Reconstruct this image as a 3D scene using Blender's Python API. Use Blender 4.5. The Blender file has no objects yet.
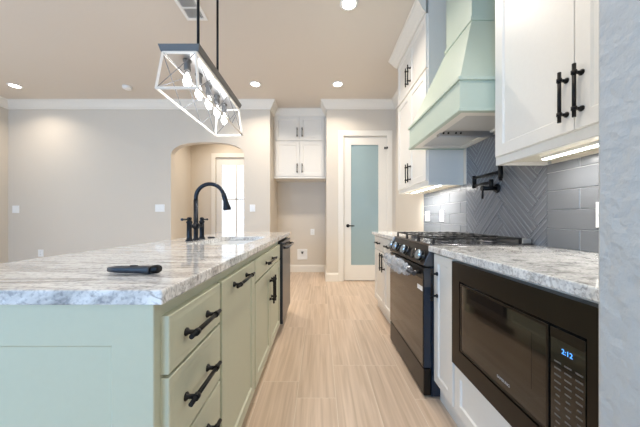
import bpy, bmesh, math, random
from mathutils import Vector, Matrix
random.seed(7)
PI = math.pi
SC = bpy.context.scene
COL = SC.collection

# ------------------------------------------------------------------ camera, world, lights, exposure
cam_d = bpy.data.cameras.new('camera'); cam = bpy.data.objects.new('camera', cam_d); COL.objects.link(cam)
cam.location = (0, 0, 1.068); cam.rotation_euler = (PI/2, 0, 0)
cam_d.sensor_width = 36; cam_d.lens = 267/640*36; cam_d.shift_y = 5/640; cam_d.clip_start = 0.02
SC.camera = cam
SC.view_settings.view_transform = 'Standard'; SC.view_settings.look = 'None'
SC.view_settings.gamma = 1; SC.view_settings.use_curve_mapping = False
SC.view_settings.exposure = 0.30
SC.cycles.use_denoising = True
SC.cycles.max_bounces = 10; SC.cycles.diffuse_bounces = 6

DAY = (0.16, 0.50, 1.0); DAY_L = (0.80, 0.90, 1.0); WARM = (1.0, 0.89, 0.76)
W = bpy.data.worlds.new('sky'); SC.world = W; W.use_nodes = True
W.node_tree.nodes['Background'].inputs[0].default_value = (0.86, 0.93, 1, 1)
W.node_tree.nodes['Background'].inputs[1].default_value = 1.4

def area(name, loc, rot, sx, sy, power, color, spread=180, shape='RECTANGLE', parent=None):
    l = bpy.data.lights.new(name, 'AREA'); l.shape = shape; l.size = sx; l.size_y = sy
    l.energy = power; l.color = color; l.spread = math.radians(spread)
    o = bpy.data.objects.new(name, l); COL.objects.link(o); o.location = loc; o.rotation_euler = rot
    if parent is not None: o.parent = parent
    return o
# daylight standing in the windows behind the photographer and along the left wall
FRONT_WIN = [(-4.7, -3.1), (-2.5, -0.9), (-0.5, 1.1)]
LEFT_WIN = [(-1.6, 0.1), (0.9, 2.6)]
for a, b, pw, dc in zip(*zip(*FRONT_WIN), (54, 68, 14), (DAY, DAY, (1.0, .97, .92))):
    area('window_daylight', ((a+b)/2, -3.17, 1.5), (PI/2, 0, 0), b-a-.1, 1.9, pw, dc)
for a, b in LEFT_WIN:
    area('window_daylight', (-5.28, (a+b)/2, 1.5), (PI/2, 0, -PI/2), b-a-.1, 1.9, 13, DAY_L)

# ------------------------------------------------------------------ materials
def lin(c):
    return tuple((x/12.92 if x <= .04045 else ((x+.055)/1.055)**2.4) for x in c)
def mat(name, rgb, rough=.5, metal=0, bump=0, bscale=60, srgb=True, spec=.5, coat=0, detail=3, **kw):
    m = bpy.data.materials.new(name); m.use_nodes = True
    nt = m.node_tree; p = nt.nodes['Principled BSDF']
    c = lin(rgb) if srgb else rgb
    tc = nt.nodes.new('ShaderNodeTexCoord')
    nz = nt.nodes.new('ShaderNodeTexNoise'); nz.inputs['Scale'].default_value = bscale
    nz.inputs['Detail'].default_value = detail
    nt.links.new(tc.outputs['Object'], nz.inputs['Vector'])
    mx = nt.nodes.new('ShaderNodeMixRGB'); mx.inputs[1].default_value = (*[x*.975 for x in c], 1); mx.inputs[2].default_value = (*[min(1, x*1.02) for x in c], 1)
    nt.links.new(nz.outputs['Fac'], mx.inputs[0]); nt.links.new(mx.outputs[0], p.inputs['Base Color'])
    p.inputs['Roughness'].default_value = rough; p.inputs['Metallic'].default_value = metal
    p.inputs['Specular IOR Level'].default_value = spec
    if coat: p.inputs['Coat Weight'].default_value = coat
    if bump:
        b = nt.nodes.new('ShaderNodeBump'); b.inputs['Strength'].default_value = bump; b.inputs['Distance'].default_value = kw.get('bdist', .004)
        nt.links.new(nz.outputs['Fac'], b.inputs['Height']); nt.links.new(b.outputs[0], p.inputs['Normal'])
    return m
def emit(name, rgb, s):
    m = bpy.data.materials.new(name); m.use_nodes = True; nt = m.node_tree
    e = nt.nodes.new('ShaderNodeEmission'); e.inputs[0].default_value = (*rgb, 1); e.inputs[1].default_value = s
    nt.links.new(e.outputs[0], nt.nodes['Material Output'].inputs[0]); return m

M = {}
M['wall'] = mat('wall_paint', (.845, .81, .757), .75, bump=.12, bscale=90)
M['ceil'] = mat('ceiling_paint', (.86, .825, .78), .85, bump=.12, bscale=70)
M['stub'] = mat('knockdown_wall', (.71, .715, .71), .55, bump=.7, bscale=30, detail=4, bdist=.010)
M['trim'] = mat('trim_paint', (.92, .90, .86), .4)
M['cab'] = mat('cabinet_white', (.90, .885, .855), .35)
M['sage'] = mat('sage_paint', (.75, .755, .665), .42)
M['mint'] = mat('mint_paint', (.755, .80, .735), .42)
M['black'] = mat('black_metal', (.10, .10, .105), .42, .6)
M['faucet'] = mat('faucet_bronze', (.14, .155, .18), .3, .7)
M['bss'] = mat('black_stainless', (.21, .195, .18), .32, .9, bscale=8)
M['dss'] = mat('dark_stainless', (.38, .38, .395), .3, .9, bscale=8)
M['filter'] = mat('brushed_filter', (.80, .79, .77), .45, .3, bscale=12)
M['steel'] = mat('stainless_steel', (.72, .72, .72), .3, .9, bscale=12)
M['knob'] = mat('knob_steel', (.68, .76, .84), .22, 1)
M['hob'] = mat('hob_steel', (.42, .42, .43), .16, .9)
M['film'] = mat('navy_film', (.10, .14, .20), .3)
M['gloss'] = mat('black_glass', (.045, .04, .038), .05, 0, spec=.8)
M['oven'] = mat('oven_glass', (.13, .10, .075), .07, 0, spec=.65, coat=.15)
M['iron'] = mat('cast_iron', (.09, .09, .095), .55, .2)
M['tile'] = mat('grey_tile', (.45, .46, .475), .22, bscale=5)
M['tile_b'] = mat('grey_tile_ridged', (.44, .45, .47), .25, bscale=9)
M['ridge'] = mat('tile_ridge', (.53, .54, .555), .2, bscale=9)
M['grout'] = mat('grout', (.70, .70, .70), .8)
M['sink'] = mat('sink_white', (.93, .93, .925), .15)
M['plate'] = mat('plate_white', (.95, .95, .94), .35)
M['dark'] = mat('dark_gap', (.06, .06, .06), .8)
M['wash'] = mat('whitewash_wood', (.90, .87, .83), .6, bscale=30)
M['wire'] = mat('grey_wire', (.45, .45, .46), .4, .6)
M['barg'] = mat('bar_grey', (.37, .365, .36), .5, 0)
M['plastic'] = mat('remote_plastic', (.16, .18, .21), .4)
M['under'] = mat('cabinet_underside', (.90, .87, .80), .5)
M['letter'] = mat('silver_letter', (.66, .66, .66), .4)
M['keys'] = mat('keypad_print', (.36, .35, .34), .5)
M['keyred'] = mat('keypad_red', (.55, .16, .15), .5)
M['led'] = emit('strip_led', (1, .97, .9), 14)
M['lens'] = emit('lamp_lens', (1, .95, .86), 14)
M['bulb'] = emit('bulb_glow', (.93, .97, 1.0), 9)
M['digit'] = emit('clock_blue', (.10, .36, 1.0), 1.6)
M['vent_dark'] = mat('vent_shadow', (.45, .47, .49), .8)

def glass(name, tint, trans):
    m = bpy.data.materials.new(name); m.use_nodes = True; nt = m.node_tree; nt.nodes.clear()
    out = nt.nodes.new('ShaderNodeOutputMaterial'); mx = nt.nodes.new('ShaderNodeMixShader')
    t = nt.nodes.new('ShaderNodeBsdfTransparent'); t.inputs[0].default_value = (*tint, 1)
    g = nt.nodes.new('ShaderNodeBsdfGlossy'); g.inputs['Roughness'].default_value = .03
    mx.inputs[0].default_value = 1-trans
    nt.links.new(t.outputs[0], mx.inputs[1]); nt.links.new(g.outputs[0], mx.inputs[2]); nt.links.new(mx.outputs[0], out.inputs[0])
    return m
M['pane'] = glass('clear_pane', (1, 1, 1), .93)
M['bulbglass'] = glass('bulb_glass', (1, 1, 1), .85)
m = mat('frosted_glass', (.65, .735, .745), .12, spec=.6); M['frost'] = m
m.node_tree.nodes['Principled BSDF'].inputs['Transmission Weight'].default_value = .12
m = mat('crinkled_wrap', (.86, .87, .88), .18, bump=1, bscale=45, spec=.9); M['wrap'] = m
m.node_tree.nodes['Principled BSDF'].inputs['Alpha'].default_value = .42

def nodes(m): return m.node_tree, m.node_tree.nodes, m.node_tree.links
def floor_mat():
    m = bpy.data.materials.new('wood_look_tile'); m.use_nodes = True
    nt, N, L = nodes(m); p = N['Principled BSDF']
    tc = N.new('ShaderNodeTexCoord'); sp = N.new('ShaderNodeSeparateXYZ'); L.new(tc.outputs['Object'], sp.inputs[0])
    def mt(op, a, b=None, c=None):
        n = N.new('ShaderNodeMath'); n.operation = op
        for i, v in enumerate((a, b, c)):
            if v is None: continue
            if isinstance(v, (int, float)): n.inputs[i].default_value = v
            else: L.new(v, n.inputs[i])
        return n.outputs[0]
    WID, LEN = .2325, .875
    r = mt('DIVIDE', mt('ADD', sp.outputs[0], .1375), WID); i = mt('FLOOR', r); fu = mt('SUBTRACT', r, i)
    ph = mt('ADD', mt('ADD', mt('MULTIPLY', mt('MULTIPLY', i, i), .295), mt('MULTIPLY', i, .111)), .816)
    s = mt('SUBTRACT', mt('DIVIDE', sp.outputs[1], LEN), ph); k = mt('FLOOR', s); fv = mt('SUBTRACT', s, k)
    eu = mt('MINIMUM', fu, mt('SUBTRACT', 1, fu)); ev = mt('MINIMUM', fv, mt('SUBTRACT', 1, fv))
    g = mt('MINIMUM', mt('MULTIPLY', eu, WID), mt('MULTIPLY', ev, LEN))
    gm = mt('LESS_THAN', g, .002)
    cb = N.new('ShaderNodeCombineXYZ'); L.new(i, cb.inputs[0]); L.new(k, cb.inputs[1])
    wn = N.new('ShaderNodeTexWhiteNoise'); L.new(cb.outputs[0], wn.inputs['Vector'])
    mp = N.new('ShaderNodeMapping'); mp.inputs['Scale'].default_value = (42, 1.5, 1)
    vm = N.new('ShaderNodeVectorMath'); vm.operation = 'MULTIPLY_ADD'
    L.new(wn.outputs['Color'], vm.inputs[0]); vm.inputs[1].default_value = (40, 40, 40); L.new(tc.outputs['Object'], mp.inputs[0]); L.new(mp.outputs[0], vm.inputs[2])
    nz = N.new('ShaderNodeTexNoise'); nz.inputs['Scale'].default_value = 1.0; nz.inputs['Detail'].default_value = 5; nz.inputs['Distortion'].default_value = .6
    L.new(vm.outputs[0], nz.inputs['Vector'])
    cr = N.new('ShaderNodeValToRGB'); e = cr.color_ramp.elements
    e[0].position = .30; e[0].color = (*lin((.755, .665, .575)), 1); e[1].position = .68; e[1].color = (*lin((.86, .775, .695)), 1)
    L.new(nz.outputs['Fac'], cr.inputs[0])
    hs = N.new('ShaderNodeHueSaturation'); L.new(cr.outputs[0], hs.inputs['Color'])
    L.new(mt('ADD', mt('MULTIPLY', wn.outputs['Value'], .10), .95), hs.inputs['Value'])
    mx = N.new('ShaderNodeMixRGB'); L.new(gm, mx.inputs[0]); L.new(hs.outputs[0], mx.inputs[1]); mx.inputs[2].default_value = (*lin((.87, .81, .74)), 1)
    L.new(mx.outputs[0], p.inputs['Base Color']); p.inputs['Roughness'].default_value = .33
    b = N.new('ShaderNodeBump'); b.inputs['Strength'].default_value = .4; b.inputs['Distance'].default_value = .002
    L.new(mt('MINIMUM', g, .004), b.inputs['Height']); b.inputs['Distance'].default_value = .4
    L.new(b.outputs[0], p.inputs['Normal'])
    return m
M['floor'] = floor_mat()

def granite(name, stretch, rot, base, mid, dark, veins):
    m = bpy.data.materials.new(name); m.use_nodes = True
    nt, N, L = nodes(m); p = N['Principled BSDF']
    tc = N.new('ShaderNodeTexCoord')
    mp = N.new('ShaderNodeMapping'); mp.inputs['Scale'].default_value = stretch; mp.inputs['Rotation'].default_value = (0, 0, rot)
    L.new(tc.outputs['Object'], mp.inputs[0])
    n1 = N.new('ShaderNodeTexNoise'); n1.inputs['Scale'].default_value = 2.6; n1.inputs['Detail'].default_value = 8; n1.inputs['Roughness'].default_value = .62; n1.inputs['Distortion'].default_value = 1.4
    L.new(mp.outputs[0], n1.inputs['Vector'])
    cr = N.new('ShaderNodeValToRGB'); e = cr.color_ramp.elements
    e[0].position = .30; e[0].color = (*lin(dark), 1); e[1].position = .60; e[1].color = (*lin(base), 1)
    q = e.new(.43); q.color = (*lin(mid), 1); q = e.new(.50); q.color = (*lin(tuple(.6*a+.4*b for a, b in zip(base, mid))), 1)
    L.new(n1.outputs['Fac'], cr.inputs[0])
    n2 = N.new('ShaderNodeTexNoise'); n2.inputs['Scale'].default_value = 95; n2.inputs['Detail'].default_value = 3
    L.new(tc.outputs['Object'], n2.inputs['Vector'])
    c2 = N.new('ShaderNodeValToRGB'); c2.color_ramp.elements[0].position = .36; c2.color_ramp.elements[0].color = (*lin((.66, .67, .70)), 1); c2.color_ramp.elements[1].position = .50
    c2.color_ramp.elements[1].color = (1, 1, 1, 1); L.new(n2.outputs['Fac'], c2.inputs[0])
    mu = N.new('ShaderNodeMixRGB'); mu.blend_type = 'MULTIPLY'; mu.inputs[0].default_value = .55; L.new(cr.outputs[0], mu.inputs[1]); L.new(c2.outputs[0], mu.inputs[2])
    n3 = N.new('ShaderNodeTexNoise'); n3.inputs['Scale'].default_value = 3.3; n3.inputs['Detail'].default_value = 5; n3.inputs['Distortion'].default_value = 2.0
    L.new(mp.outputs[0], n3.inputs['Vector'])
    c3 = N.new('ShaderNodeValToRGB'); el = c3.color_ramp.elements
    el[0].position = .485; el[0].color = (0, 0, 0, 1); el[1].position = .535; el[1].color = (0, 0, 0, 1); k = el.new(.51); k.color = (veins, veins, veins, 1)
    L.new(n3.outputs['Fac'], c3.inputs[0])
    m2 = N.new('ShaderNodeMixRGB'); L.new(c3.outputs[0], m2.inputs[0]); L.new(mu.outputs[0], m2.inputs[1]); m2.inputs[2].default_value = (*lin((.40, .36, .345)), 1)
    L.new(m2.outputs[0], p.inputs['Base Color']); p.inputs['Roughness'].default_value = .06; p.inputs['Specular IOR Level'].default_value = .7
    return m
M['gran_l'] = granite('granite_island', (.8, 5.5, 2.2), .16, (.945, .945, .94), (.80, .795, .79), (.48, .475, .475), .6)
M['gran_r'] = granite('granite_range_side', (2.6, 3.2, 2.4), -.5, (.89, .89, .88), (.77, .77, .765), (.47, .465, .46), .5)

# ------------------------------------------------------------------ mesh builder
class B:
    def __init__(s): s.v = []; s.f = []; s.s = []
    def add(s, vs, fs, smooth=False):
        k = len(s.v); s.v += [tuple(v) for v in vs]
        for f in fs: s.f.append(tuple(i+k for i in f)); s.s.append(smooth)
        return s
    def hexa(s, p):
        return s.add(p, [(0,1,2,3),(7,6,5,4),(0,4,5,1),(1,5,6,2),(2,6,7,3),(3,7,4,0)])
    def box(s, x0, x1, y0, y1, z0, z1):
        return s.hexa([(x0,y0,z0),(x1,y0,z0),(x1,y1,z0),(x0,y1,z0),(x0,y0,z1),(x1,y0,z1),(x1,y1,z1),(x0,y1,z1)])
    def lbox(s, fn, u0, u1, v0, v1, n0, n1):
        return s.hexa([fn(u,v,n) for n in (n0,n1) for u,v in ((u0,v0),(u1,v0),(u1,v1),(u0,v1))])
    def prism(s, pts, fn, a, b, smooth_sides=False):
        n = len(pts); vs = [fn(u,v,a) for u,v in pts]+[fn(u,v,b) for u,v in pts]
        k = len(s.v); s.v += [tuple(v) for v in vs]
        s.f += [tuple(range(k, k+n)), tuple(range(k+2*n-1, k+n-1, -1))]; s.s += [False, False]
        for i in range(n):
            j = (i+1) % n; s.f.append((k+i, k+j, k+n+j, k+n+i)); s.s.append(smooth_sides)
        return s
    def tube(s, path, r, seg=10, cap=True, smooth=True):
        P = [Vector(p) for p in path]; rs = r if isinstance(r, (list, tuple)) else [r]*len(P)
        up = None; vs = []; fs = []
        for i, p in enumerate(P):
            t = (P[min(i+1, len(P)-1)]-P[max(i-1, 0)]).normalized()
            if up is None:
                up = Vector((0,0,1)) if abs(t.z) < .9 else Vector((1,0,0))
            a = (up - t*up.dot(t)).normalized(); up = a; b = t.cross(a)
            for k in range(seg):
                w = 2*PI*k/seg; vs.append(p+(a*math.cos(w)+b*math.sin(w))*rs[i])
        for i in range(len(P)-1):
            for k in range(seg):
                j = (k+1) % seg; fs.append((i*seg+k, i*seg+j, (i+1)*seg+j, (i+1)*seg+k))
        s.add(vs, fs, smooth)
        if cap:
            k = len(s.v)-len(vs)
            s.f += [tuple(range(k, k+seg))[::-1], tuple(range(k+(len(P)-1)*seg, k+len(P)*seg))]; s.s += [False, False]
        return s
    def lathe(s, prof, o, ax='z', seg=20, smooth=True):
        vs = []; fs = []
        for r, h in prof:
            for k in range(seg):
                w = 2*PI*k/seg; c, d = r*math.cos(w), r*math.sin(w)
                q = {'z': (c,d,h), 'x': (h,c,d), 'y': (c,h,d)}[ax]
                vs.append((o[0]+q[0], o[1]+q[1], o[2]+q[2]))
        n = len(prof)
        for i in range(n-1):
            for k in range(seg):
                j = (k+1) % seg; fs.append((i*seg+k, i*seg+j, (i+1)*seg+j, (i+1)*seg+k))
        s.add(vs, fs, smooth); k = len(s.v)-len(vs)
        s.f += [tuple(range(k, k+seg))[::-1], tuple(range(k+(n-1)*seg, k+n*seg))]; s.s += [False, False]
        return s
    def panel(s, fn, u0, u1, v0, v1, t, rail=.06, dep=.008, bev=.006, hole=False, n0=0):
        """framed (shaker) slab; hole=True leaves the middle open"""
        def ring(d, n): return [fn(u0+d, v0+d, n), fn(u1-d, v0+d, n), fn(u1-d, v1-d, n), fn(u0+d, v1-d, n)]
        if hole:
            vs = ring(0,n0)+ring(0,t)+ring(rail,t)+ring(rail,n0); fs = []
            for a, b in ((0,4),(4,8),(8,12),(12,0)):
                for i in range(4): j = (i+1) % 4; fs.append((a+i, a+j, b+j, b+i))
            return s.add(vs, fs)
        vs = ring(0,n0)+ring(0,t-.002)+ring(.002,t)+ring(rail,t)+ring(rail+bev,t-dep); fs = [(3,2,1,0),(16,17,18,19)]
        for a in (0,4,8,12):
            for i in range(4): j = (i+1) % 4; fs.append((a+i, a+j, a+4+j, a+4+i))
        return s.add(vs, fs)
    def sweep(s, path, prof):
        """profile (n, z) swept along a plan polyline, n to the right of travel, mitred"""
        P = [Vector(p) for p in path]; vs = []; m = len(prof); fs = []
        for i, p in enumerate(P):
            d1 = (P[i]-P[i-1]).normalized() if i else None
            d2 = (P[i+1]-P[i]).normalized() if i < len(P)-1 else None
            d1 = d1 or d2; d2 = d2 or d1
            n1 = Vector((d1.y, -d1.x)); n2 = Vector((d2.y, -d2.x)); b = (n1+n2); b = b/max(1e-6, b.dot(n1))
            for n, z in prof: vs.append((p.x+b.x*n, p.y+b.y*n, z))
        for i in range(len(P)-1):
            for k in range(m):
                j = (k+1) % m; fs.append((i*m+k, i*m+j, (i+1)*m+j, (i+1)*m+k))
        fs += [tuple(range(m)), tuple(range((len(P)-1)*m, len(P)*m))[::-1]]
        return s.add(vs, fs)

ORG = {}
def obj(name, b, material, parent=None, bevel=0, label=None):
    me = bpy.data.meshes.new(name)
    if parent is None:
        xs, ys, zs = zip(*b.v); o0 = Vector(((min(xs)+max(xs))/2, (min(ys)+max(ys))/2, min(zs)))
    else: o0 = ORG[parent.name]
    me.from_pydata([Vector(v)-o0 for v in b.v], [], b.f)
    for p, sm in zip(me.polygons, b.s): p.use_smooth = sm
    bm = bmesh.new(); bm.from_mesh(me); bmesh.ops.recalc_face_normals(bm, faces=bm.faces); bm.to_mesh(me); bm.free()
    me.materials.append(M[material]); o = bpy.data.objects.new(name, me); COL.objects.link(o)
    if parent is None: o.location = o0
    else: o.parent = parent
    ORG[o.name] = o0
    if bevel:
        md = o.modifiers.new('bevel', 'BEVEL'); md.width = bevel; md.segments = 2; md.limit_method = 'ANGLE'; md.angle_limit = .7
    if label: o['label'] = label
    return o
def tag(o, label, cat, group=None):
    o['label'] = label; o['category'] = cat
    if group: o['group'] = group
    return o
def thing(name, loc, label, cat, group=None):
    o = bpy.data.objects.new(name, None); o.empty_display_size = .05; COL.objects.link(o); o.location = loc; ORG[o.name] = Vector(loc)
    return tag(o, label, cat, group)
def struct(name, b, material, parent=None, **k):
    o = obj(name, b, material, parent, **k)
    if parent is None: o['kind'] = 'structure'
    return o
def text(name, body, size, rot, loc, material, parent, align='CENTER', depth=.0004):
    c = bpy.data.curves.new(name, 'FONT'); c.body = body; c.size = size; c.extrude = depth; c.align_x = align; c.align_y = 'CENTER'
    t = bpy.data.objects.new('tmp', c); COL.objects.link(t)
    me = bpy.data.meshes.new_from_object(t.evaluated_get(bpy.context.evaluated_depsgraph_get()))
    bpy.data.objects.remove(t); me.name = name
    me.transform(Matrix.Translation(Vector(loc)-ORG[parent.name]) @ rot.to_4x4())
    me.materials.clear(); me.materials.append(M[material])
    o = bpy.data.objects.new(name, me); COL.objects.link(o); o.parent = parent; ORG[o.name] = ORG[parent.name]
    return o

XY = lambda y: (lambda u, v, n: (u, y+n, v))     # panels standing across the room; n = depth
XZp = lambda pts: pts

CEIL = 3.058; BY = 4.54; RX = 1.29; LX = -5.3; AX0, AX1, AY = -.85, .11, 5.33

# ------------------------------------------------------------------ the setting
struct('floor', B().box(-5.6, 1.6, -3.4, 6.2, -.08, 0), 'floor')
bf = bpy.data.objects['floor']
for v in bf.data.vertices: v.co += bf.location
bf.location = (0, 0, 0)
struct('ceiling', B().box(-5.6, 1.6, -3.4, 6.2, CEIL, CEIL+.1), 'ceil')

# back wall: left of the fridge recess with the arch, right of it with the pantry door
AL, AR, SPR, RISE = -2.535, -1.295, 2.13, .235
pts = [(LX-.12, 0), (AL, 0)]
for i in range(25):
    t = PI-PI*i/24; c, s_ = math.cos(t), math.sin(t); e = 2/2.5
    pts.append(((AL+AR)/2+(AR-AL)/2*math.copysign(abs(c)**e, c), SPR+RISE*abs(s_)**e))
pts += [(AR, 0), (AX0, 0), (AX0, CEIL), (LX-.12, CEIL)]
b = B().prism(pts, XY(BY), 0, .12)
DX0, DX1, DZ = .40, 1.155, 2.47
b.prism([(AX1, 0), (DX0, 0), (DX0, DZ), (DX1, DZ), (DX1, 0), (RX+.12, 0), (RX+.12, CEIL), (AX1, CEIL)], XY(BY), 0, .12)
struct('wall_back', b, 'wall')
b = B().box(AX0-.1, AX0, BY+.12, 6.08, 0, CEIL).box(AX1, AX1+.1, BY+.12, AY+.1, 0, CEIL).box(AX0, AX1, AY, AY+.1, 0, CEIL)
b.box(AX1+.1, RX+.12, AY, AY+.1, 0, CEIL)
struct('wall_alcove', b, 'wall')
wl = B().box(LX-.12, LX, -3.3, LEFT_WIN[0][0], 0, CEIL).box(LX-.12, LX, LEFT_WIN[0][1], LEFT_WIN[1][0], 0, CEIL).box(LX-.12, LX, LEFT_WIN[1][1], BY, 0, CEIL)
for a, c in LEFT_WIN: wl.box(LX-.12, LX, a, c, 0, .5).box(LX-.12, LX, a, c, 2.5, CEIL)
struct('wall_left', wl, 'wall')
struct('wall_right', B().box(RX, RX+.12, -3.3, BY, 0, CEIL).box(RX, RX+.12, BY+.12, AY, 0, CEIL), 'wall')
wf = B(); xs = [LX-.12]+[q for w in FRONT_WIN for q in w]+[RX+.12]
for i in range(0, len(xs), 2): wf.box(xs[i], xs[i+1], -3.4, -3.3+.1, 0, CEIL)
for a, c in FRONT_WIN: wf.box(a, c, -3.4, -3.2, 0, .5).box(a, c, -3.4, -3.2, 2.5, CEIL)
struct('wall_front', wf, 'wall')
struct('wall_near', B().box(.5965, RX, .30, .575, 0, CEIL), 'stub', bevel=.006)
HX = -2.88; HY = 5.96
HD0, HD1, HDZ = -2.33, -1.40, 2.43
b = B().prism([(HX-.1, 0), (HD0, 0), (HD0, HDZ), (HD1, HDZ), (HD1, 0), (AX0-.1, 0), (AX0-.1, CEIL), (HX-.1, CEIL)], XY(HY), 0, .12)
struct('wall_hall_back', b, 'wall')
struct('wall_hall_left', B().box(HX-.1, HX, BY+.12, HY, 0, CEIL), 'wall')
# windows behind the photographer
n = 1
for a, c in FRONT_WIN:
    w = struct(f'window_{n}', B().panel(XY(-3.34), a, c, .5, 2.5, .06, .06, hole=True), 'trim')
    obj('glass_pane', B().box(a+.06, c-.06, -3.315, -3.308, .56, 2.44), 'pane', w); n += 1
for a, c in LEFT_WIN:
    w = struct(f'window_{n}', B().panel(lambda u, v, q: (LX-.08+q, u, v), a, c, .5, 2.5, .06, .06, hole=True), 'trim')
    obj('glass_pane', B().box(LX-.055, LX-.048, a+.06, c-.06, .56, 2.44), 'pane', w); n += 1

CROWN = [(0, 0), (0, -.135), (.014, -.135), (.018, -.118), (.034, -.105), (.062, -.055), (.082, -.03), (.086, -.012), (.10, -.008), (.10, 0)]
def crown(path): return B().sweep(path, [(a, CEIL+z) for a, z in CROWN])
struct('trim_1', crown([(LX, -3.2), (LX, BY), (AX0, BY), (AX0, 4.86)]), 'trim')
struct('trim_2', crown([(AX1, 4.86), (AX1, BY), (RX, BY), (RX, 3.32)]), 'trim')
BASE = [(0, 0), (.016, 0), (.016, .115), (.010, .135), (.006, .144), (0, .144)]
struct('baseboard_left', B().sweep([(LX, -3.2), (LX, BY), (AL, BY)], BASE), 'trim')
struct('baseboard_back', B().sweep([(AR, BY), (AX0, BY), (AX0, AY), (AX1, AY), (AX1, BY), (.31, BY)], BASE), 'trim')
struct('baseboard_right', B().sweep([(RX, BY-.02), (RX, 3.31)], BASE), 'trim')
struct('baseboard_hall', B().sweep([(HX, BY+.14), (HX, HY), (HD0-.09, HY)], BASE), 'trim')
# casings
def casing(x0, x1, z, y, w=.09):
    b = B().prism([(x0-w, 0), (x0, 0), (x0, z), (x1, z), (x1, 0), (x1+w, 0), (x1+w, z+w), (x0-w, z+w)], XY(y), -.02, 0)
    return b
b = casing(DX0, DX1-.02, DZ, BY); b.box(DX0-.001, DX0+.008, BY, BY+.12, 0, DZ).box(DX1-.008, DX1, BY, BY+.12, 0, DZ).box(DX0, DX1, BY, BY+.12, DZ-.008, DZ)
struct('trim_3', b, 'trim', bevel=.003)
struct('trim_4', casing(HD0, HD1, HDZ, HY), 'trim', bevel=.003)
# pantry door, frosted glass
def door_leaf(x0, x1, z1, y, gx0, gx1, gz0, gz1, t=.04):
    b = B()
    for q in ((x0, gx0, .012, z1), (gx1, x1, .012, z1), (gx0, gx1, .012, gz0), (gx0, gx1, gz1, z1)): b.box(q[0], q[1], y, y+t, q[2], q[3])
    return b
d = struct('door_1', door_leaf(DX0+.012, DX1-.012, DZ-.012, BY+.012, .518, 1.008, .262, 2.337), 'trim')
obj('frosted_pane', B().box(.518, 1.008, BY+.028, BY+.036, .262, 2.337), 'frost', d, label='frosted blue-green glass pane')
obj('glazing_bead', B().panel(XY(BY+.012), .518, 1.008, .262, 2.337, .014, .012, hole=True), 'trim', d)
h = obj('door_handle', B().lathe([(.028, 0), (.028, -.008), (.012, -.010), (.012, -.045)], (.475, BY+.012, .945), 'y'), 'black', d, label='black lever handle')
obj('lever', B().tube([(.468, BY-.036, .945), (.53, BY-.036, .945), (.58, BY-.034, .943)], .009), 'black', h)
obj('latch', B().box(1.095, 1.115, BY-.004, BY+.012, 2.25, 2.285).box(1.128, 1.15, BY-.022, BY+.012, 2.25, 2.285), 'black', d)
# hall door with bright panes
d = struct('door_2', door_leaf(HD0+.01, HD1-.01, HDZ-.01, HY+.02, -2.205, -1.54, .26, 2.27), 'trim')
mb = B()
for z in (.73, 1.50): mb.box(-2.205, -1.54, HY+.025, HY+.05, z-.014, z+.014)
mb.box(-1.892, -1.860, HY+.025, HY+.05, .26, 2.27)
obj('muntin', mb, 'trim', d)
obj('glass_pane', B().box(-2.205, -1.54, HY+.034, HY+.040, .26, 2.27), 'pane', d)
h = obj('door_handle', B().lathe([(.028, 0), (.028, -.008), (.012, -.010), (.012, -.05)], (-1.47, HY+.02, .95), 'y'), 'black', d)

# ------------------------------------------------------------------ fittings on walls and ceiling
def plate(name, fn, uc, vc, w, hgt, kind, label, cat):
    t = thing(name, fn(uc, vc, 0), label, cat)
    obj('cover_plate', B().panel(fn, uc-w/2, uc+w/2, vc-hgt/2, vc+hgt/2, .006, .006, .001, .002), 'plate', t)
    if kind == 'switch':
        k = max(1, round(w/.07))
        for i in range(k):
            u = uc+(i-(k-1)/2)*.046; obj('rocker', B().lbox(fn, u-.016, u+.016, vc-.033, vc+.033, .005, .009), 'plate', t, bevel=.001)
    if kind == 'outlet':
        for s_ in (-1, 1):
            o = obj('receptacle', B().lbox(fn, uc-.017, uc+.017, vc+s_*.02-.015, vc+s_*.02+.015, .005, .0075), 'plate', t)
            obj('slot', B().lbox(fn, uc-.008, uc-.0055, vc+s_*.02-.006, vc+s_*.02+.006, .0072, .008).lbox(fn, uc+.0055, uc+.008, vc+s_*.02-.006, vc+s_*.02+.006, .0072, .008), 'dark', o)
    return t
fb = lambda u, v, n: (u, BY-n, v)
plate('light_switch', fb, (16-320)/58.8, 1.225, .115, .125, 'switch', 'white light switch at the far left end of the back wall', 'switch')
plate('light_switch', fb, (160-320)/58.8, 1.245, .16, .125, 'switch', 'wide white light switch just left of the arched opening', 'switch')
plate('light_switch', fb, (252.5-320)/58.8, 1.245, .09, .12, 'switch', 'white light switch between the arch and the fridge recess', 'switch')
plate('wall_outlet', fb, (41-320)/58.8, .48, .09, .12, 'outlet', 'white outlet low on the left wall behind the island', 'outlet')
fa = lambda u, v, n: (u, AY-n, v)
plate('wall_outlet', fa, (312.5-320)/50.1, .80, .08, .12, 'outlet', 'white outlet on the back of the fridge recess', 'outlet')
t = thing('water_supply_box', ((305-320)/50.1, AY, .28), 'white recessed water supply box low in the fridge recess', 'box')
cx = (302.3-320)/50.1; cz = .355
obj('frame', B().panel(fa, cx-.10, cx+.10, cz-.105, cz+.105, .010, .035, hole=True), 'plate', t, bevel=.002)
obj('recess_back', B().lbox(fa, cx-.065, cx+.065, cz-.07, cz+.07, .001, .002), 'plate', t)
v = obj('valve', B().lathe([(.012, 0), (.012, .03)], (cx, AY-.012, cz+.01), 'z', 12), 'black', t)
obj('valve_handle', B().box(cx-.026, cx+.026, AY-.022, AY-.012, cz+.04, cz+.052), 'black', v)
fr = lambda u, v, n: (RX-.012-n, u, v)

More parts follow.
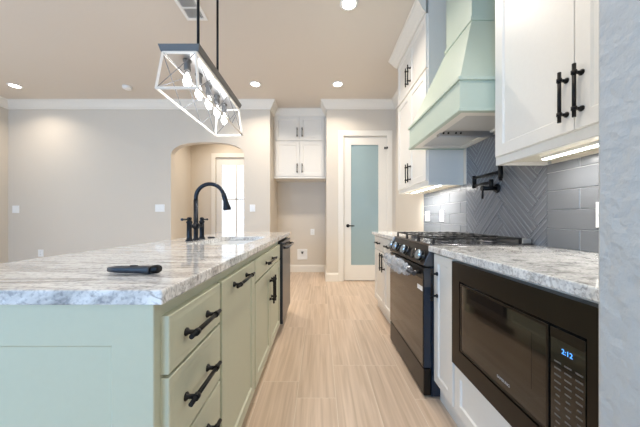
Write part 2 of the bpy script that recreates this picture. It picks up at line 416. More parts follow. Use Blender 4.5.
def downlight(x, y, label, power=10.5):
    t = thing('recessed_light', (x, y, CEIL-.012), label, 'ceiling light', 'recessed ceiling lights')
    obj('trim_ring', B().lathe([(.062, -.001), (.085, -.001), (.085, -.005), (.070, -.010), (.060, -.006), (.062, -.001)], (x, y, CEIL), 'z', 28), 'plate', t)
    obj('lens', B().lathe([(.0605, -.004), (.0605, -.006), (.001, -.0065)], (x, y, CEIL), 'z', 28), 'lens', t)
    area('lamp', (0, 0, -.004), (0, 0, 0), .13, .13, power, WARM, 138, 'DISK', t)
downlight(-4.57, 4.0, 'round recessed ceiling light at the far left of the ceiling', 6)
downlight(-.957, 3.95, 'round recessed ceiling light just right of the hanging light, before the recess')
downlight(.262, 3.95, 'round recessed ceiling light nearest to the frosted glass pantry door')
downlight(.268, 2.47, 'round recessed ceiling light closest to the camera, cut by top edge')
downlight(.268, .7, 'round recessed ceiling light above the aisle beside the microwave', 8)
downlight(-3.0, 1.2, 'round recessed ceiling light over the open living area')
downlight(-2.0, 5.35, 'unseen recessed ceiling light added to warm the passage beyond the arch')  # added lamp, out of view, gives the passage its warm light
t = thing('smoke_detector', (-2.91, 4.03, CEIL), 'white round smoke detector on ceiling left of the hanging light', 'smoke detector')
obj('base', B().lathe([(.065, 0), (.065, -.012)], (-2.91, 4.03, CEIL)), 'plate', t)
obj('cover', B().lathe([(.060, -.012), (.060, -.03), (.045, -.04), (.01, -.042)], (-2.91, 4.03, CEIL)), 'plate', t)
# supply vent
vx0, vx1, vy0, vy1 = -1.325, -1.12, 2.36, 2.673
t = thing('ceiling_vent', ((vx0+vx1)/2, (vy0+vy1)/2, CEIL), 'white louvred air vent in the ceiling behind the hanging light', 'vent')
fv = lambda u, v, n: (u, v, CEIL-n)
obj('frame', B().panel(fv, vx0, vx1, vy0, vy1, .010, .03, hole=True).lbox(fv, vx0+.03, vx1-.03, 2.507, 2.523, 0, .010), 'plate', t, bevel=.003)
obj('backing', B().lbox(fv, vx0+.03, vx1-.03, vy0+.03, vy1-.03, .0005, .002), 'vent_dark', t)
for i in range(8):
    x = vx0+.042+i*.0175
    for y0, y1 in ((vy0+.03, 2.507), (2.523, vy1-.03)):
        obj('louvre', B().hexa([(x-.006, y0, CEIL-.003), (x-.004, y0, CEIL-.003), (x-.004, y1, CEIL-.003), (x-.006, y1, CEIL-.003), (x+.003, y0, CEIL-.012), (x+.006, y0, CEIL-.012), (x+.006, y1, CEIL-.012), (x+.003, y1, CEIL-.012)]), 'plate', t)

# ------------------------------------------------------------------ cabinet helpers
def pull(fn, uc, vc, length, vert, r=.0065, off=.030):
    """bar pull with two square-footed posts and collars, one mesh"""
    b = B(); h = length/2; ps = h*.68
    P = (lambda a, n: fn(uc, vc+a, n)) if vert else (lambda a, n: fn(uc+a, vc, n))
    b.tube([P(-h, off), P(h, off)], r, 10)
    for s_ in (-ps, ps):
        b.tube([P(s_, 0), P(s_, .004), P(s_, .010), P(s_, off)], [r*1.75, r*1.75, r*.95, r*.95], 10)
        b.tube([P(s_-.007, off), P(s_+.007, off)], r*1.45, 10)
    return b
def front(name, fn, u0, u1, v0, v1, material, parent, handle=None, rail=.055, flat=False, t=.02, hname='handle'):
    o = obj(name, B().panel(fn, u0, u1, v0, v1, t, rail if not flat else .012, .008 if not flat else -.001, .006 if not flat else .01), material, parent)
    if handle:
        uc, vc, ln, vert = handle
        obj(hname, pull(lambda u, v, n: fn(u, v, n+t), uc, vc, ln, vert), 'black', o, label='black bar pull')
    return o

# ------------------------------------------------------------------ island
IF = -.378; CT = .908; CB = .874; CE = -.352; IB = -1.14; I0, I1 = .595, 3.16
fi = lambda u, v, n: (IF+n, u, v)
# worktop with a sink cut-out
def worktop_hole(x0, x1, y0, y1, z0, z1, hole, bev=.004):
    bm = bmesh.new()
    def loop(pts, z): return [bm.verts.new((p[0], p[1], z)) for p in pts]
    outer = [(x0,y0),(x1,y0),(x1,y1),(x0,y1)]; rings = []
    hx0, hx1, hy0, hy1 = hole; r = .05; hp = []
    for cx_, cy_, a0 in ((hx1-r, hy0+r, -90), (hx1-r, hy1-r, 0), (hx0+r, hy1-r, 90), (hx0+r, hy0+r, 180)):
        for k in range(6): a = math.radians(a0+k*18); hp.append((cx_+r*math.cos(a), cy_+r*math.sin(a)))
    for z in (z0, z1):
        o_ = loop(outer, z); h_ = loop(hp, z); rings.append((o_, h_)); es = []
        for L_ in (o_, h_):
            for i in range(len(L_)): es.append(bm.edges.new((L_[i], L_[(i+1) % len(L_)])))
        bmesh.ops.triangle_fill(bm, edges=es, use_beauty=True)
    for w in (0, 1):
        a, c = rings[0][w], rings[1][w]
        for i in range(len(a)): j = (i+1) % len(a); bm.faces.new((a[i], a[j], c[j], c[i]))
    bmesh.ops.recalc_face_normals(bm, faces=bm.faces)
    b = B(); bm.verts.index_update(); b.v = [tuple(v.co) for v in bm.verts]; b.f = [tuple(v.index for v in f.verts) for f in bm.faces]; b.s = [False]*len(b.f); bm.free()
    return b, hp
SK = (-.84, -.475, 1.64, 2.36)
b, hp = worktop_hole(IB, CE, I0, I1, CB, CT, SK)
tag(obj('island_worktop', b, 'gran_l', bevel=.004), 'long veined granite worktop on the sage green island', 'worktop')
# undermount sink
t = thing('sink', ((SK[0]+SK[1])/2, (SK[2]+SK[3])/2, .66), 'white undermount sink set in the island worktop beside the faucet', 'sink')
b = B(); cx, cy = (SK[0]+SK[1])/2, (SK[2]+SK[3])/2; nH = len(hp)
R = [(1.06, CB-.001), (1.0, CB-.001), (.985, .70), (.90, .672), (.05, .668)]
vs = [(cx+(x-cx)*k, cy+(y-cy)*k, z) for k, z in R for x, y in hp]
fs = [(i*nH+k, i*nH+(k+1) % nH, (i+1)*nH+(k+1) % nH, (i+1)*nH+k) for i in range(len(R)-1) for k in range(nH)]
b.add(vs, fs, False); b.f.append(tuple(range((len(R)-1)*nH, len(R)*nH))); b.s.append(False)
obj('basin', b, 'sink', t)
obj('drain', B().lathe([(.045, .673), (.045, .677), (.02, .676)], (cx, cy, 0)), 'steel', t)
# end panel facing the camera
fe = lambda u, v, n: (u, .628-n, v)
tag(obj('island_end_panel', B().panel(fe, IB+.03, IF, 0, CB-.0005, .021, .095, .006, .006), 'sage'), 'sage green framed panel closing the near end of the island', 'panel')
def base_body(t, y0, y1, fn_x0, fn_x1, toe_x0, toe_x1, material):
    obj('carcass', B().box(fn_x0, fn_x1, y0, y1, .10, CB-.0005), material, t)
    obj('toe_kick', B().box(toe_x0, toe_x1, y0, y1, 0, .10), material, t)
def island_unit(y0, y1, label):
    t = thing('base_cabinet', (-.69, (y0+y1)/2, 0), label, 'cabinet', 'island base cabinets')
    if 'sink' in label:
        obj('carcass', B().box(IF-.02, IF, y0, y1, .10, CB-.0005).box(-1.02, -1.0, y0, y1, .10, CB-.0005).box(-1.0, IF-.02, y0, y1, .10, .12).box(-1.0, IF-.02, y0, y0+.018, .12, CB-.0005).box(-1.0, IF-.02, y1-.018, y1, .12, CB-.0005), 'sage', t)
        obj('toe_kick', B().box(-1.0, IF-.055, y0, y1, 0, .10), 'sage', t)
    else: base_body(t, y0, y1, -1.02, IF, -1.0, IF-.055, 'sage')
    return t
t = island_unit(.6285, .968, 'sage green island cabinet with three drawers at the near end')
front('drawer', fi, .634, .958, .697, .836, 'sage', t, (.778, .766, .195, False), rail=.002, flat=True)
front('drawer', fi, .634, .958, .495, .688, 'sage', t, (.778, .595, .20, False), flat=True)
front('drawer', fi, .634, .958, .118, .486, 'sage', t, (.778, .405, .20, False), flat=True)
t = island_unit(.969, 1.474, 'sage green island cabinet with one tall pull-out front')
front('pull_out_front', fi, .978, 1.466, .118, .836, 'sage', t, (1.20, .795, .27, False))
t = island_unit(1.475, 2.398, 'sage green island sink cabinet with double doors under a wide drawer front')
front('drawer_front', fi, 1.484, 2.385, .712, .836, 'sage', t, (1.87, .775, .32, False), flat=True)
front('door', fi, 1.484, 1.932, .118, .702, 'sage', t, (1.90, .56, .19, True))
front('door', fi, 1.937, 2.385, .118, .702, 'sage', t, (1.968, .56, .19, True))
# dishwasher
t = thing('dishwasher', (-.66, 2.71, 0), 'dark stainless dishwasher built into the far end of the island', 'dishwasher')
obj('tub', B().box(-.98, -.40, 2.403, 3.01, .10, .855), 'film', t)
obj('toe_panel', B().box(-.98, -.44, 2.403, 3.01, 0, .10), 'dark', t)
d = obj('door', B().box(-.40, -.335, 2.405, 3.008, .115, .852), 'dss', t, bevel=.005)
obj('edge_trim', B().box(-.399, -.338, 2.4035, 2.4055, .118, .85), 'film', d)
h = B().tube([(-.335, 2.46, .80), (-.300, 2.462, .80), (-.295, 2.48, .80), (-.295, 2.93, .80), (-.300, 2.948, .80), (-.335, 2.95, .80)], .011, 10)
obj('handle', h, 'dss', d)
obj('control_strip', B().box(-.3355, -.333, 2.44, 2.97, .825, .845), 'gloss', d)
tag(obj('island_end_panel', B().box(-1.02, IF, 3.0115, 3.13, 0, CB-.0005), 'sage', bevel=.002), 'sage green panel closing the far end of the island past the dishwasher', 'panel')

# faucet (bridge style, handles along the counter)
fx, fy = -.925, 1.99
t = thing('faucet', (fx, fy, CT), 'dark bronze gooseneck bridge faucet standing beside the island sink', 'faucet')
b = B().lathe([(.027, 0), (.027, .006), (.019, .012), (.0165, .02), (.0165, .30)], (fx, fy, CT))
obj('spout_base', b, 'faucet', t)
ctr = (fx+.105, CT+.30+.012); path = [(fx, fy, CT+.29)]
for i in range(19):
    a = PI-(PI*.93)*i/18; path.append((ctr[0]+.105*math.cos(a), fy, ctr[1]+.105*math.sin(a)))
lx, lz = path[-1][0], path[-1][2]
obj('gooseneck', B().tube(path, .0145, 14), 'faucet', t)
obj('spray_head', B().tube([(lx-.002, fy, lz+.012), (lx+.004, fy, lz-.01), (lx+.014, fy, lz-.045), (lx+.02, fy, lz-.075), (lx+.025, fy, lz-.10), (lx+.027, fy, lz-.112)], [.016, .0175, .0175, .023, .029, .027], 16), 'faucet', t)
obj('bridge', B().tube([(fx, fy-.10, CT+.105), (fx, fy+.10, CT+.105)], .0125, 12).lathe([(.0205, .085), (.022, .095), (.022, .115), (.0205, .125)], (fx, fy, CT)), 'faucet', t)
for s_ in (-1, 1):
    y = fy+s_*.10
    p = obj('handle_post', B().lathe([(.026, 0), (.026, .006), (.019, .014), (.0175, .03), (.0175, .125), (.021, .13), (.021, .138), (.014, .145), (.014, .158), (.017, .162), (.008, .17)], (fx, y, CT)), 'faucet', t)
    obj('lever', B().tube([(fx, y, CT+.152), (fx, y+s_*.04, CT+.153), (fx, y+s_*.088, CT+.153), (fx, y+s_*.095, CT+.153), (fx, y+s_*.105, CT+.153)], [.008, .0065, .006, .0095, .008], 10), 'faucet', p)
tag(obj('air_gap_cap', B().lathe([(.03, 0), (.03, .005), (.022, .009), (.004, .010)], (-.90, 2.21, CT+.0002)), 'faucet'), 'small dark round cap on the island worktop right of the faucet', 'cap')
# black hand-held tool on the island
t = thing('pocket_tool', (-.54, .775, CT), 'black slim hand-held tool lying on the island worktop', 'tool')
b = B(); prof = []
xs = [(-.078, .006, .004), (-.074, .012, .007), (-.05, .0155, .0095), (-.015, .0135, .010), (.015, .0145, .0105), (.05, .0155, .0115), (.054, .0155, .0115)]
vs = []; fs = []; sg = 14
for x, hw, hh in xs:
    for k in range(sg):
        a = 2*PI*k/sg; c, d_ = math.cos(a), math.sin(a)
        vs.append((-.54+x, .775+x*-.08+hw*math.copysign(abs(c)**.6, c), CT+.0122+hh*math.copysign(abs(d_)**.6, d_)))
for i in range(len(xs)-1):
    for k in range(sg): j = (k+1) % sg; fs.append((i*sg+k, i*sg+j, (i+1)*sg+j, (i+1)*sg+k))
fs += [tuple(range(sg))[::-1], tuple(range((len(xs)-1)*sg, len(xs)*sg))]
obj('grip', b.add(vs, fs, True), 'plastic', t)
obj('end_cap', B().tube([(-.486, .7705, CT+.0125), (-.478, .770, CT+.0135), (-.466, .769, CT+.015), (-.460, .7685, CT+.015)], [.0115, .0125, .0125, .009], 12), 'black', t)
obj('button', B().box(-.55, -.53, .771, .779, CT+.022, CT+.0245), 'black', t, bevel=.001)

# ------------------------------------------------------------------ hanging light over the island
px, py = -.775, 1.859
t = thing('pendant_light', (px, py, 1.77), 'long hanging light with whitewashed frame and five bulbs over the island', 'pendant light')
obj('ceiling_canopy', B().box(px-.06, px+.06, py-.25, py+.25, CEIL-.028, CEIL-.001), 'barg', t, bevel=.004)
for s_ in (-1, 1): obj('rod', B().tube([(px, py+s_*.16, 2.02), (px, py+s_*.16, CEIL-.02)], .0085, 10), 'black', t)
obj('top_bar', B().hexa([(px-.106, 1.475, 1.992), (px+.106, 1.475, 1.992), (px+.106, 2.243, 1.992), (px-.106, 2.243, 1.992), (px-.116, 1.461, 2.027), (px+.116, 1.461, 2.027), (px+.116, 2.257, 2.027), (px-.116, 2.257, 2.027)]), 'barg', t, bevel=.003)
obj('reflector', B().box(px-.10, px+.10, 1.475, 2.243, 1.989, 1.992), 'steel', t)
TZ, BZ = 1.984, 1.776
def cor(sx, sy, top):
    w, l = (.092, .387) if top else (.114, .412)
    return Vector((px+sx*w, py+sy*l, TZ if top else BZ))
def beam(b, p, q, r=.0062):
    b.tube([p, q], r*1.3, 4, smooth=False)
b = B()
for top in (True, False):
    for s_ in (-1, 1):
        beam(b, cor(s_, -1, top), cor(s_, 1, top)); beam(b, cor(-1, s_, top), cor(1, s_, top))
for sx in (-1, 1):
    for sy in (-1, 1): beam(b, cor(sx, sy, True), cor(sx, sy, False))
obj('frame', b, 'wash', t, label='whitewashed wooden frame')
for s_ in (-1, 1):
    b = B(); b.tube([cor(-1, s_, True), cor(1, s_, False)], .0021, 6); b.tube([cor(1, s_, True), cor(-1, s_, False)], .0021, 6); obj('cross_wire', b, 'wire', t)
    b = B()
    for k in range(3):
        L_ = lambda top, q: cor(s_, -1, top).lerp(cor(s_, 1, top), q)
        b.tube([L_(True, k/3), L_(False, (k+1)/3)], .0021, 6); b.tube([L_(False, k/3), L_(True, (k+1)/3)], .0021, 6)
    obj('cross_wire', b, 'wire', t)
for k in range(5):
    y = py-.30+k*.15
    s_ = obj('socket', B().lathe([(.024, 1.989), (.024, 1.982), (.017, 1.978), (.019, 1.955), (.019, 1.932), (.014, 1.928)], (px, y, 0)), 'barg', t)
    bl = obj('bulb', B().lathe([(.013, 1.928), (.015, 1.915), (.027, 1.885), (.031, 1.862), (.027, 1.842), (.015, 1.828), (.002, 1.824)], (px, y, 0)), 'bulbglass', s_)
    bl2 = obj('filament', B().lathe([(.004, 1.92), (.014, 1.90), (.023, 1.868), (.018, 1.845), (.003, 1.836)], (px, y, 0)), 'bulb', s_)
    pl = bpy.data.lights.new('lamp', 'POINT'); pl.energy = 1.3; pl.color = (.92, .96, 1); pl.shadow_soft_size = .035
    po = bpy.data.objects.new('lamp', pl); COL.objects.link(po); po.parent = t; po.location = (0, y-py, 1.80-1.77)

# ------------------------------------------------------------------ fridge recess cabinet
fc = lambda u, v, n: (u, 4.87-n, v)
t = thing('wall_cabinet', ((AX0+AX1)/2, 5.1, 1.797), 'tall white four-door cabinet high in the fridge recess', 'cabinet')
obj('carcass', B().box(AX0+.002, AX1-.002, 4.87, AY-.002, 1.797, CEIL-.001), 'cab', t)
obj('light_rail', B().box(AX0+.004, AX1-.004, 4.85, 4.87, 1.797, 1.825), 'cab', t)
obj('crown', B().sweep([(AX0+.003, 4.87), (AX1-.003, 4.87)], [(a*.75, CEIL-.002+z) for a, z in CROWN]), 'trim', t)
mx = (AX0+AX1)/2; e0, e1 = AX0+.035, AX1-.035
for v0, v1, vc in ((1.835, 2.465, 1.98), (2.485, 2.925, 2.63)):
    front('door', fc, e0, mx-.002, v0, v1, 'cab', t, (mx-.045, vc, .17, True), rail=.06)
    front('door', fc, mx+.002, e1, v0, v1, 'cab', t, (mx+.045, vc, .17, True), rail=.06)

# ------------------------------------------------------------------ range side: base units
CX = .64; BF = .688; R0, R1 = 1.583, 2.347
fr_ = lambda u, v, n: (BF-n, u, v)
def right_unit(y0, y1, label, body=True):
    t = thing('base_cabinet', (.97, (y0+y1)/2, 0), label, 'cabinet', 'white base cabinets')
    if body: base_body(t, y0, y1, BF, RX-.002, BF+.02, RX-.002, 'cab')
    return t
t = right_unit(1.336, 1.572, 'narrow white base cabinet between range and microwave')
front('door', fr_, 1.345, 1.566, .118, .862, 'cab', t, (1.52, .69, .184, True), rail=.05)
t = right_unit(2.358, 3.27, 'white base cabinet with drawers over doors past the range')
for a, c in ((2.368, 2.808), (2.816, 3.258)):
    front('drawer', fr_, a, c, .712, .862, 'cab', t, ((a+c)/2, .79, .20, False), flat=True)
front('door', fr_, 2.368, 2.808, .118, .702, 'cab', t, (2.765, .605, .19, True))
front('door', fr_, 2.816, 3.258, .118, .702, 'cab', t, (2.86, .605, .19, True))
# microwave cabinet (carcass is a box with an opening)
t = right_unit(.577, 1.335, 'white base cabinet that holds the built-in microwave', False)
b = B().box(BF, RX-.002, .577, 1.335, .10, .40).box(BF, RX-.002, .577, 1.335, .815, CB-.0005).box(BF, RX-.002, .577, .625, .40, .815).box(BF, RX-.002, 1.285, 1.335, .40, .815).box(1.2, RX-.002, .625, 1.285, .40, .815)
obj('carcass', b, 'cab', t); obj('toe_kick', B().box(BF+.02, RX-.002, .577, 1.335, 0, .10), 'cab', t)
front('drawer', fr_, .582, 1.326, .118, .35, 'cab', t, rail=.05)
# worktops
b = B().box(CX, RX-.0005, .5765, R0-.004, CB, CT)
tag(obj('worktop', b, 'gran_r', bevel=.004), 'granite worktop over the built-in microwave', 'worktop')
b = B().box(CX, RX-.0005, R1+.004, 3.30, CB, CT)
tag(obj('worktop', b, 'gran_r', bevel=.004), 'granite worktop on the far side of the range', 'worktop')

# ------------------------------------------------------------------ microwave
MF = .655
fm = lambda u, v, n: (MF-n, u, v)
t = thing('microwave', (.9, .95, .357), 'built-in black microwave with wide trim frame under the worktop', 'microwave')
b = B(); y0, y1, z0, z1 = .578, 1.327, .357, .857; a0, a1, c0, c1 = .655, 1.257, .442, .772
for q in ((y0, a0, z0, z1), (a1, y1, z0, z1), (a0, a1, z0, c0), (a0, a1, c1, z1)): b.box(MF, BF-.0005, q[0], q[1], q[2], q[3])
obj('trim_frame', b, 'bss', t)
obj('body', B().box(MF+.012, 1.15, a0+.003, a1-.003, c0+.003, c1-.003), 'gloss', t)
d = obj('door', B().box(MF+.001, MF+.012, .765, a1-.008, c0+.008, c1-.008), 'gloss', t, bevel=.002)
fw = lambda u, v, n: (MF+.001-n, u, v)
obj('window', B().lbox(fw, .829, 1.182, .539, .715, -.001, .0006), 'oven', d)
obj('door_bezel', B().panel(fw, .766, a1-.009, c0+.009, c1-.009, .0015, .008, hole=True), 'bss', d)
rotR = Matrix(((0, 0, -1), (-1, 0, 0), (0, 1, 0)))       # text facing -X, reading towards -Y
text('lettering', 'SAMSUNG', .0145, rotR, (MF-.0002, .955, .487), 'letter', d)
c = obj('control_panel', B().box(MF+.001, MF+.012, a0+.004, .761, c0+.008, c1-.008), 'gloss', t, bevel=.002)
obj('display_strip', B().lbox(fw, a0+.006, .760, .735, .763, 0, .0006), 'bss', c)
text('clock_digits', '2:12', .019, rotR, (MF-.0002, .708, .708), 'digit', c)
b = B()
for r_ in range(11):
    z = .672-r_*.0185
    for k in range(3):
        y = .737-k*.031; w = .010 if r_ < 4 else (.006 if r_ % 2 else .009)
        b.lbox(fw, y-w, y+w, z-.0022, z+.0022, 0, .0006)
obj('keypad_print', b, 'keys', c)
obj('stop_key_print', B().lbox(fw, .728, .746, .478, .486, 0, .0008).lbox(fw, .730, .744, .468, .474, 0, .0008), 'keyred', c)
obj('open_button', B().lbox(fw, .665, .752, .452, .463, 0, .002), 'gloss', c, bevel=.001)

# ------------------------------------------------------------------ range
t = thing('range', (.95, (R0+R1)/2, 0), 'black stainless gas range with knobs and plastic-wrapped door handle', 'range')
obj('body', B().box(.662, RX-.02, R0, R1, .012, .90), 'film', t)
for x in (.70, 1.2):
    for y in (R0+.04, R1-.04): obj('foot', B().lathe([(.018, 0), (.018, .012)], (x, y, 0), 'z', 12), 'dark', t)
obj('cooktop', B().box(.655, RX-.02, R0-.002, R1+.002, .90, .916), 'hob', t, bevel=.003)
obj('rear_trim', B().box(RX-.075, RX-.02, R0+.02, R1-.02, .916, .945), 'steel', t, bevel=.004)
d = obj('oven_door', B().box(.615, .66, R0+.004, R1-.004, .18, .775), 'bss', t, bevel=.004)
fo = lambda u, v, n: (.615-n, u, v)
obj('oven_window', B().lbox(fo, R0+.012, R1-.012, .188, .705, -.001, .0012), 'oven', d)
obj('door_edge_film', B().box(.617, .659, R0+.0025, R0+.0045, .182, .66), 'film', d, label='dark blue film on the door edge')
obj('door_edge', B().box(.617, .659, R0+.0025, R0+.0045, .66, .773), 'dss', d)
obj('sticker', B().lbox(fo, R0+.015, R0+.10, .632, .66, .0008, .0018), 'plate', d, label='white paper sticker')
hb = B().tube([(.615, R0+.07, .735), (.575, R0+.07, .735)], .010, 10).tube([(.615, R1-.07, .735), (.575, R1-.07, .735)], .010, 10).tube([(.570, R0+.035, .735), (.570, R1-.035, .735)], .0135, 12)
h = obj('handle', hb, 'dss', d)
# loose plastic wrap around the handle
random.seed(11); vs = []; fs = []; sg = 16; nn = 44
for i in range(nn+1):
    q = i/nn; y = R0+.13+q*(R1-R0-.15); rr = (.017+.02*(math.sin(q*PI)**.5)+.006*math.sin(q*23))
    for k in range(sg):
        a = 2*PI*k/sg; r_ = rr*(.72+.5*random.random()); sag = .010*math.sin(q*PI)
        vs.append((.570+r_*math.cos(a)*.95, y, .735-sag+r_*math.sin(a)*1.25))
for i in range(nn):
    for k in range(sg): j = (k+1) % sg; fs.append((i*sg+k, i*sg+j, (i+1)*sg+j, (i+1)*sg+k))
obj('plastic_wrap', B().add(vs, fs, False), 'wrap', h, label='crumpled clear plastic wrap')
obj('storage_drawer', B().box(.617, .66, R0+.004, R1-.004, .014, .172), 'bss', t, bevel=.004)
fp = lambda u, v, n: (u, v, n)
c = obj('control_panel', B().prism([(.662, .903), (.612, .79), (.62, .782), (.70, .782), (.70, .903)], lambda u, v, n: (u, n, v), R0-.001, R1+.001), 'bss', t, bevel=.002)
obj('panel_end', B().prism([(.660, .900), (.613, .792), (.63, .784), (.69, .786), (.69, .898)], lambda u, v, n: (u, n, v), R0-.004, R0-.001), 'dss', c, bevel=.001)
dv = Vector((.612-.662, 0, .79-.903)).normalized(); nv = Vector((dv.z, 0, -dv.x)); nv = nv if nv.x < 0 else -nv
for y in (R0+.062, R0+.215, R0+.365, R0+.575, R0+.70):
    p = Vector((.6325, y, .837)); big = abs(y-(R0+.215)) > .01
    k = obj('knob', B().tube([p, p+nv*.004, p+nv*.005, p+nv*.010], [.037, .037, .033, .033], 20), 'gloss', c)
    if big: obj('knob_cap', B().tube([p+nv*.010, p+nv*.036, p+nv*.040], [.032, .030, .026], 20), 'knob', k)
    else: obj('display', B().tube([p+nv*.010, p+nv*.012], [.018, .018], 20), 'gloss', k)
# burners and grates
BUR = [(.80, R0+.15), (1.09, R0+.15), (.945, (R0+R1)/2), (.80, R1-.15), (1.09, R1-.15)]
for x, y in BUR:
    k = obj('burner', B().lathe([(.05, .916), (.05, .922), (.042, .926), (.042, .928)], (x, y, 0)), 'dss', t)
    obj('burner_cap', B().lathe([(.038, .928), (.038, .934), (.03, .937), (.004, .937)], (x, y, 0)), 'iron', k)
for i in range(3):
    y0, y1 = R0+.012+i*.2475, R0+.012+i*.2475+.243; b = B(); zt, zb = .952, .942
    for q in ((.675, .687, y0, y1), (1.195, 1.207, y0, y1), (.675, 1.207, y0, y0+.012), (.675, 1.207, y1-.012, y1), (.935, .947, y0, y1)): b.box(q[0], q[1], q[2], q[3], zb, zt)
    for x in (.74, .80, .86, 1.00, 1.06, 1.12):
        b.box(x-.005, x+.005, y0, y0+.085, zb, zt+.002).box(x-.005, x+.005, y1-.085, y1, zb, zt+.002)
    for x in (.68, 1.20):
        for y in (y0+.006, y1-.006): b.box(x-.006, x+.006, y-.006, y+.006, .9155, zb)
    obj('grate', b, 'iron', t, bevel=.0015)

# ------------------------------------------------------------------ backsplash
def clip(poly, x0, x1, y0, y1):
    for ax, lim, sgn in ((0, x0, 1), (0, x1, -1), (1, y0, 1), (1, y1, -1)):
        out = []
        for i in range(len(poly)):
            p, q = poly[i-1], poly[i]; a, c_ = (p[ax]-lim)*sgn, (q[ax]-lim)*sgn
            if (a >= 0) != (c_ >= 0):
                s_ = a/(a-c_); out.append((p[0]+(q[0]-p[0])*s_, p[1]+(q[1]-p[1])*s_))
            if c_ >= 0: out.append(q)
        poly = out
        if len(poly) < 3: return []
    return poly
HB0, HB1 = 1.508, 2.33
ft = lambda u, v, n: (RX-n, u, v)
t = thing('backsplash', (RX, 1.95, CT), 'grey tile backsplash with a herringbone field behind the range', 'backsplash')
obj('grout_bed', B().box(RX-.006, RX-.0003, .577, 3.30, CT+.0004, 1.3695).box(RX-.006, RX-.0003, HB0-.02, HB1+.02, 1.3695, 1.6835), 'grout', t)
b = B()
def subway(u0, u1, first):
    L_, H_ = .408, .1035
    for r_ in range(5):
        v0, v1 = CT+.002+r_*H_, min(CT+.002+(r_+1)*H_-.004, 1.3695)
        if v1-v0 < .012: continue
        k = -20
        while k < 20:
            a = first+k*L_+(L_/2 if r_ % 2 else 0); c0_, c1_ = max(a+.002, u0), min(a+L_-.002, u1)
            if c1_-c0_ > .008: b.panel(ft, c0_, c1_, v0, v1, .010, .002, .0, .001, n0=.004)
            k += 1
subway(.578, HB0-.002, 1.315); obj('field_tile', b, 'tile', t); b = B()
subway(HB1+.002, 3.299, 2.43)
obj('field_tile', b, 'tile', t)
b = B(); rb = B(); NR = 3; Wd = .1045; nL = 4; S2 = math.sqrt(.5)
for k in range(-60, 60):
    for j in range(-8, 8):
        ox, oy = k+j*nL, k-j*nL
        for rect in ((ox, oy, nL, 1), (ox, oy+1, 1, nL)):
            g = .017; x0, y0, w_, h_ = rect; cs = [(x0+g, y0+g), (x0+w_-g, y0+g), (x0+w_-g, y0+h_-g), (x0+g, y0+h_-g)]
            P = [((x-y)*S2*Wd+1.64, (x+y)*S2*Wd+1.1) for x, y in cs]
            P = clip(P, HB0, HB1, .90, 1.6835)
            if len(P) >= 3: b.prism(P, ft, .004, .0088)
            jr = random.Random(k*31+j*7+int(w_ > h_))
            for q in range(NR):      # combed ridges running the length of each tile
                f0 = (q+jr.uniform(.15, .6))/NR; f1 = f0+jr.uniform(.14, .26)/NR
                cs = [(x0+g, y0+f0), (x0+w_-g, y0+f0), (x0+w_-g, y0+f1), (x0+g, y0+f1)] if w_ > h_ else [(x0+f0, y0+g), (x0+f0, y0+h_-g), (x0+f1, y0+h_-g), (x0+f1, y0+g)]
                P = clip([((x-y)*S2*Wd+1.64, (x+y)*S2*Wd+1.1) for x, y in cs], HB0, HB1, .90, 1.6835)
                if len(P) >= 3: rb.prism(P, ft, .0086, .0108)
ht = obj('herringbone_tile', b, 'tile_b', t); obj('ridge', rb, 'ridge', ht)
# plates on the tile
plate('light_switch', fr, 3.17, 1.095, .115, .118, 'switch', 'white double switch at the far end of the backsplash', 'switch')
plate('wall_outlet', fr, 2.80, 1.095, .078, .118, 'outlet', 'white outlet on the backsplash nearer the range', 'outlet')
plate('wall_outlet', fr, 1.196, 1.085, .075, .118, 'outlet', 'white outlet on the plain tile by the near wall edge', 'outlet')

# pot filler
wx, wy, wz = RX-.0112, 1.925, 1.285
t = thing('pot_filler', (wx, wy, wz), 'black folding pot filler tap on the herringbone tile above the range', 'tap')
obj('wall_flange', B().lathe([(.034, 0), (.034, -.006), (.028, -.012), (.017, -.014)], (wx, wy, wz), 'x', 24), 'black', t)
p = obj('valve_body', B().tube([(wx-.012, wy, wz), (wx-.10, wy, wz)], .0155, 14).tube([(wx-.045, wy, wz), (wx-.045, wy, wz+.065)], .0145, 14), 'black', t)
obj('valve_lever', B().tube([(wx-.100, wy, wz), (wx-.112, wy, wz)], .019, 14).tube([(wx-.106, wy, wz), (wx-.108, wy, wz-.075)], [.006, .0075], 10), 'black', p)
ax = wx-.045
obj('lower_arm', B().tube([(ax, wy, wz+.045), (ax, wy+.21, wz+.045)], .0105, 12).tube([(ax, wy+.21, wz+.025), (ax, wy+.21, wz+.06)], .0155, 14), 'black', t)
obj('upper_arm', B().tube([(ax, wy+.21, wz+.060), (ax, wy+.21, wz+.122)], .0155, 14).tube([(ax, wy+.21, wz+.105), (ax, wy-.10, wz+.105)], .0105, 12), 'black', t)
sp = obj('spout', B().tube([(ax, wy-.10, wz+.145), (ax, wy-.10, wz+.055)], .0145, 14).tube([(ax, wy-.10, wz+.055), (ax, wy-.10, wz+.042)], .011, 12), 'black', t)
obj('shutoff_lever', B().tube([(ax, wy-.10, wz+.143), (ax-.01, wy-.16, wz+.146)], [.007, .005], 8), 'black', sp)

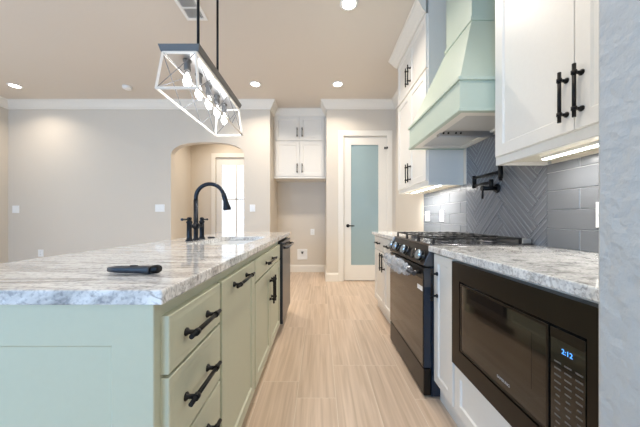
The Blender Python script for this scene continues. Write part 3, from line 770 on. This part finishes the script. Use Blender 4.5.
# ------------------------------------------------------------------ hood
HX0 = .803; H0, H1 = 1.535, 2.395; C0, C1, CXF = 1.786, 2.144, 1.015
t = thing('range_hood', (1.05, 1.965, 1.685), 'mint green tapered range hood with chimney above the range', 'range hood')
XW = RX-.001
b = B()   # lower skirt open below: front, two sides, shelf
Wt = .022
XB = RX-.0115
b.box(HX0, HX0+Wt, H0, H1, 1.685, 1.875).box(HX0+Wt, XW, H0, H0+Wt, 1.685, 1.875).box(HX0+Wt, XW, H1-Wt, H1, 1.685, 1.875).box(HX0+Wt, XW, H0+Wt, H1-Wt, 1.84, 1.875)
obj('skirt', b, 'mint', t)
b = B().add([(HX0+.004, H0+.004, 1.875), (XW, H0+.004, 1.875), (XW, H1-.004, 1.875), (HX0+.004, H1-.004, 1.875), (CXF, C0, 2.40), (XW, C0, 2.40), (XW, C1, 2.40), (CXF, C1, 2.40)],
            [(0,1,2,3),(7,6,5,4),(0,4,5,1),(1,5,6,2),(2,6,7,3),(3,7,4,0)])
obj('tapered_body', b, 'mint', t)
obj('chimney', B().box(CXF, XW, C0, C1, 2.40, CEIL-.001), 'mint', t)
def band(x, y0, y1, z0, z1, o=.012):
    return B().box(x-o, x, y0-o, y1+o, z0, z1).box(x, XW, y0-o, y0, z0, z1).box(x, XW, y1, y1+o, z0, z1)
obj('band', band(HX0, H0, H1, 1.862, 1.884), 'mint', t, bevel=.003)
obj('band', band(HX0, H0, H1, 1.685, 1.703, .008), 'mint', t, bevel=.003)
obj('band', band(CXF, C0, C1, 2.388, 2.416), 'mint', t, bevel=.003)
li = obj('liner', B().panel(lambda u, v, n: (u, v, 1.69-n), HX0+Wt, XW, H0+Wt, H1-Wt, .0, .06, hole=True, n0=-.02), 'trim', t)
obj('filter', B().box(HX0+Wt+.06, XW-.06, H0+Wt+.06, H1-Wt-.06, 1.700, 1.73), 'filter', li)
cs = obj('control_bar', B().prism([(1.93, 1.702), (1.94, 1.670), (1.985, 1.670), (2.0, 1.702)], lambda u, v, n: (n, u, v), HX0+Wt+.045, XW-.03), 'steel', t, bevel=.002)
for k in range(4):
    x = HX0+Wt+.07+k*.035 + (.02 if k > 1 else 0)
    obj('button', B().tube([(x, 1.938, 1.688), (x, 1.931, 1.686)], .007, 12), 'dark', cs)

# ------------------------------------------------------------------ wall cabinets on the range side
UX = .975
fu = lambda u, v, n: (UX-n, u, v)
def wall_cab(UX, y0, y1, label, rows, split, crown_path, ho=.036):
    fu = lambda u, v, n: (UX-n, u, v)
    t = thing('wall_cabinet', ((UX+RX)/2, (y0+y1)/2, 1.37), label, 'cabinet')
    b = B().box(UX, XW, y0, y1, 1.395, CEIL-.001).box(UX, UX+.02, y0, y1, 1.37, 1.395).box(UX+.02, XW, y0, y0+.02, 1.37, 1.395).box(UX+.02, XW, y1-.02, y1, 1.37, 1.395)
    obj('carcass', b, 'cab', t)
    obj('underside', B().box(UX+.02, XW, y0+.02, y1-.02, 1.388, 1.3945), 'under', t)
    for v0, v1, vc in rows:
        front('door', fu, y0+.012, split-.002, v0, v1, 'cab', t, (split-ho, vc, .20, True), rail=.06)
        front('door', fu, split+.002, y1-.022, v0, v1, 'cab', t, (split+ho, vc, .20, True), rail=.06)
    obj('crown', B().sweep(crown_path, [(a*.9, CEIL-.002+z) for a, z in CROWN]), 'trim', t)
    return t
ROWS = [(1.412, 2.415, 1.55), (2.435, 2.925, 2.59)]
wall_cab(UX, 2.40, 3.30, 'tall white wall cabinet on the far side of the hood', ROWS, 2.855, [(XW, 3.30), (UX-.02, 3.30), (UX-.02, 2.40)])
wall_cab(UX+.03, .5775, 1.525, 'tall white wall cabinet above the microwave worktop by the near wall', ROWS, 1.035, [(UX+.01, 1.525), (UX+.01, .578)], .031)
def strip(y0, y1, label, power, x=1.12):
    t = thing('under_cabinet_light', (x, (y0+y1)/2, 1.36), label, 'light', 'under-cabinet light bars')
    obj('housing', B().box(x-.025, x+.005, y0, y1, 1.375, 1.3878), 'plate', t)
    obj('diffuser', B().box(x-.022, x+.002, y0+.004, y1-.004, 1.371, 1.375), 'led', t)
    area('lamp', (-.01, 0, .008), (0, 0, 0), .02, y1-y0-.02, power, (1, .97, .92), 170, 'RECTANGLE', t)
strip(2.47, 3.22, 'glowing light bar under the wall cabinet beyond the hood', 8)
strip(.64, 1.385, 'glowing light bar under the wall cabinet nearest the camera', 3, 1.17)
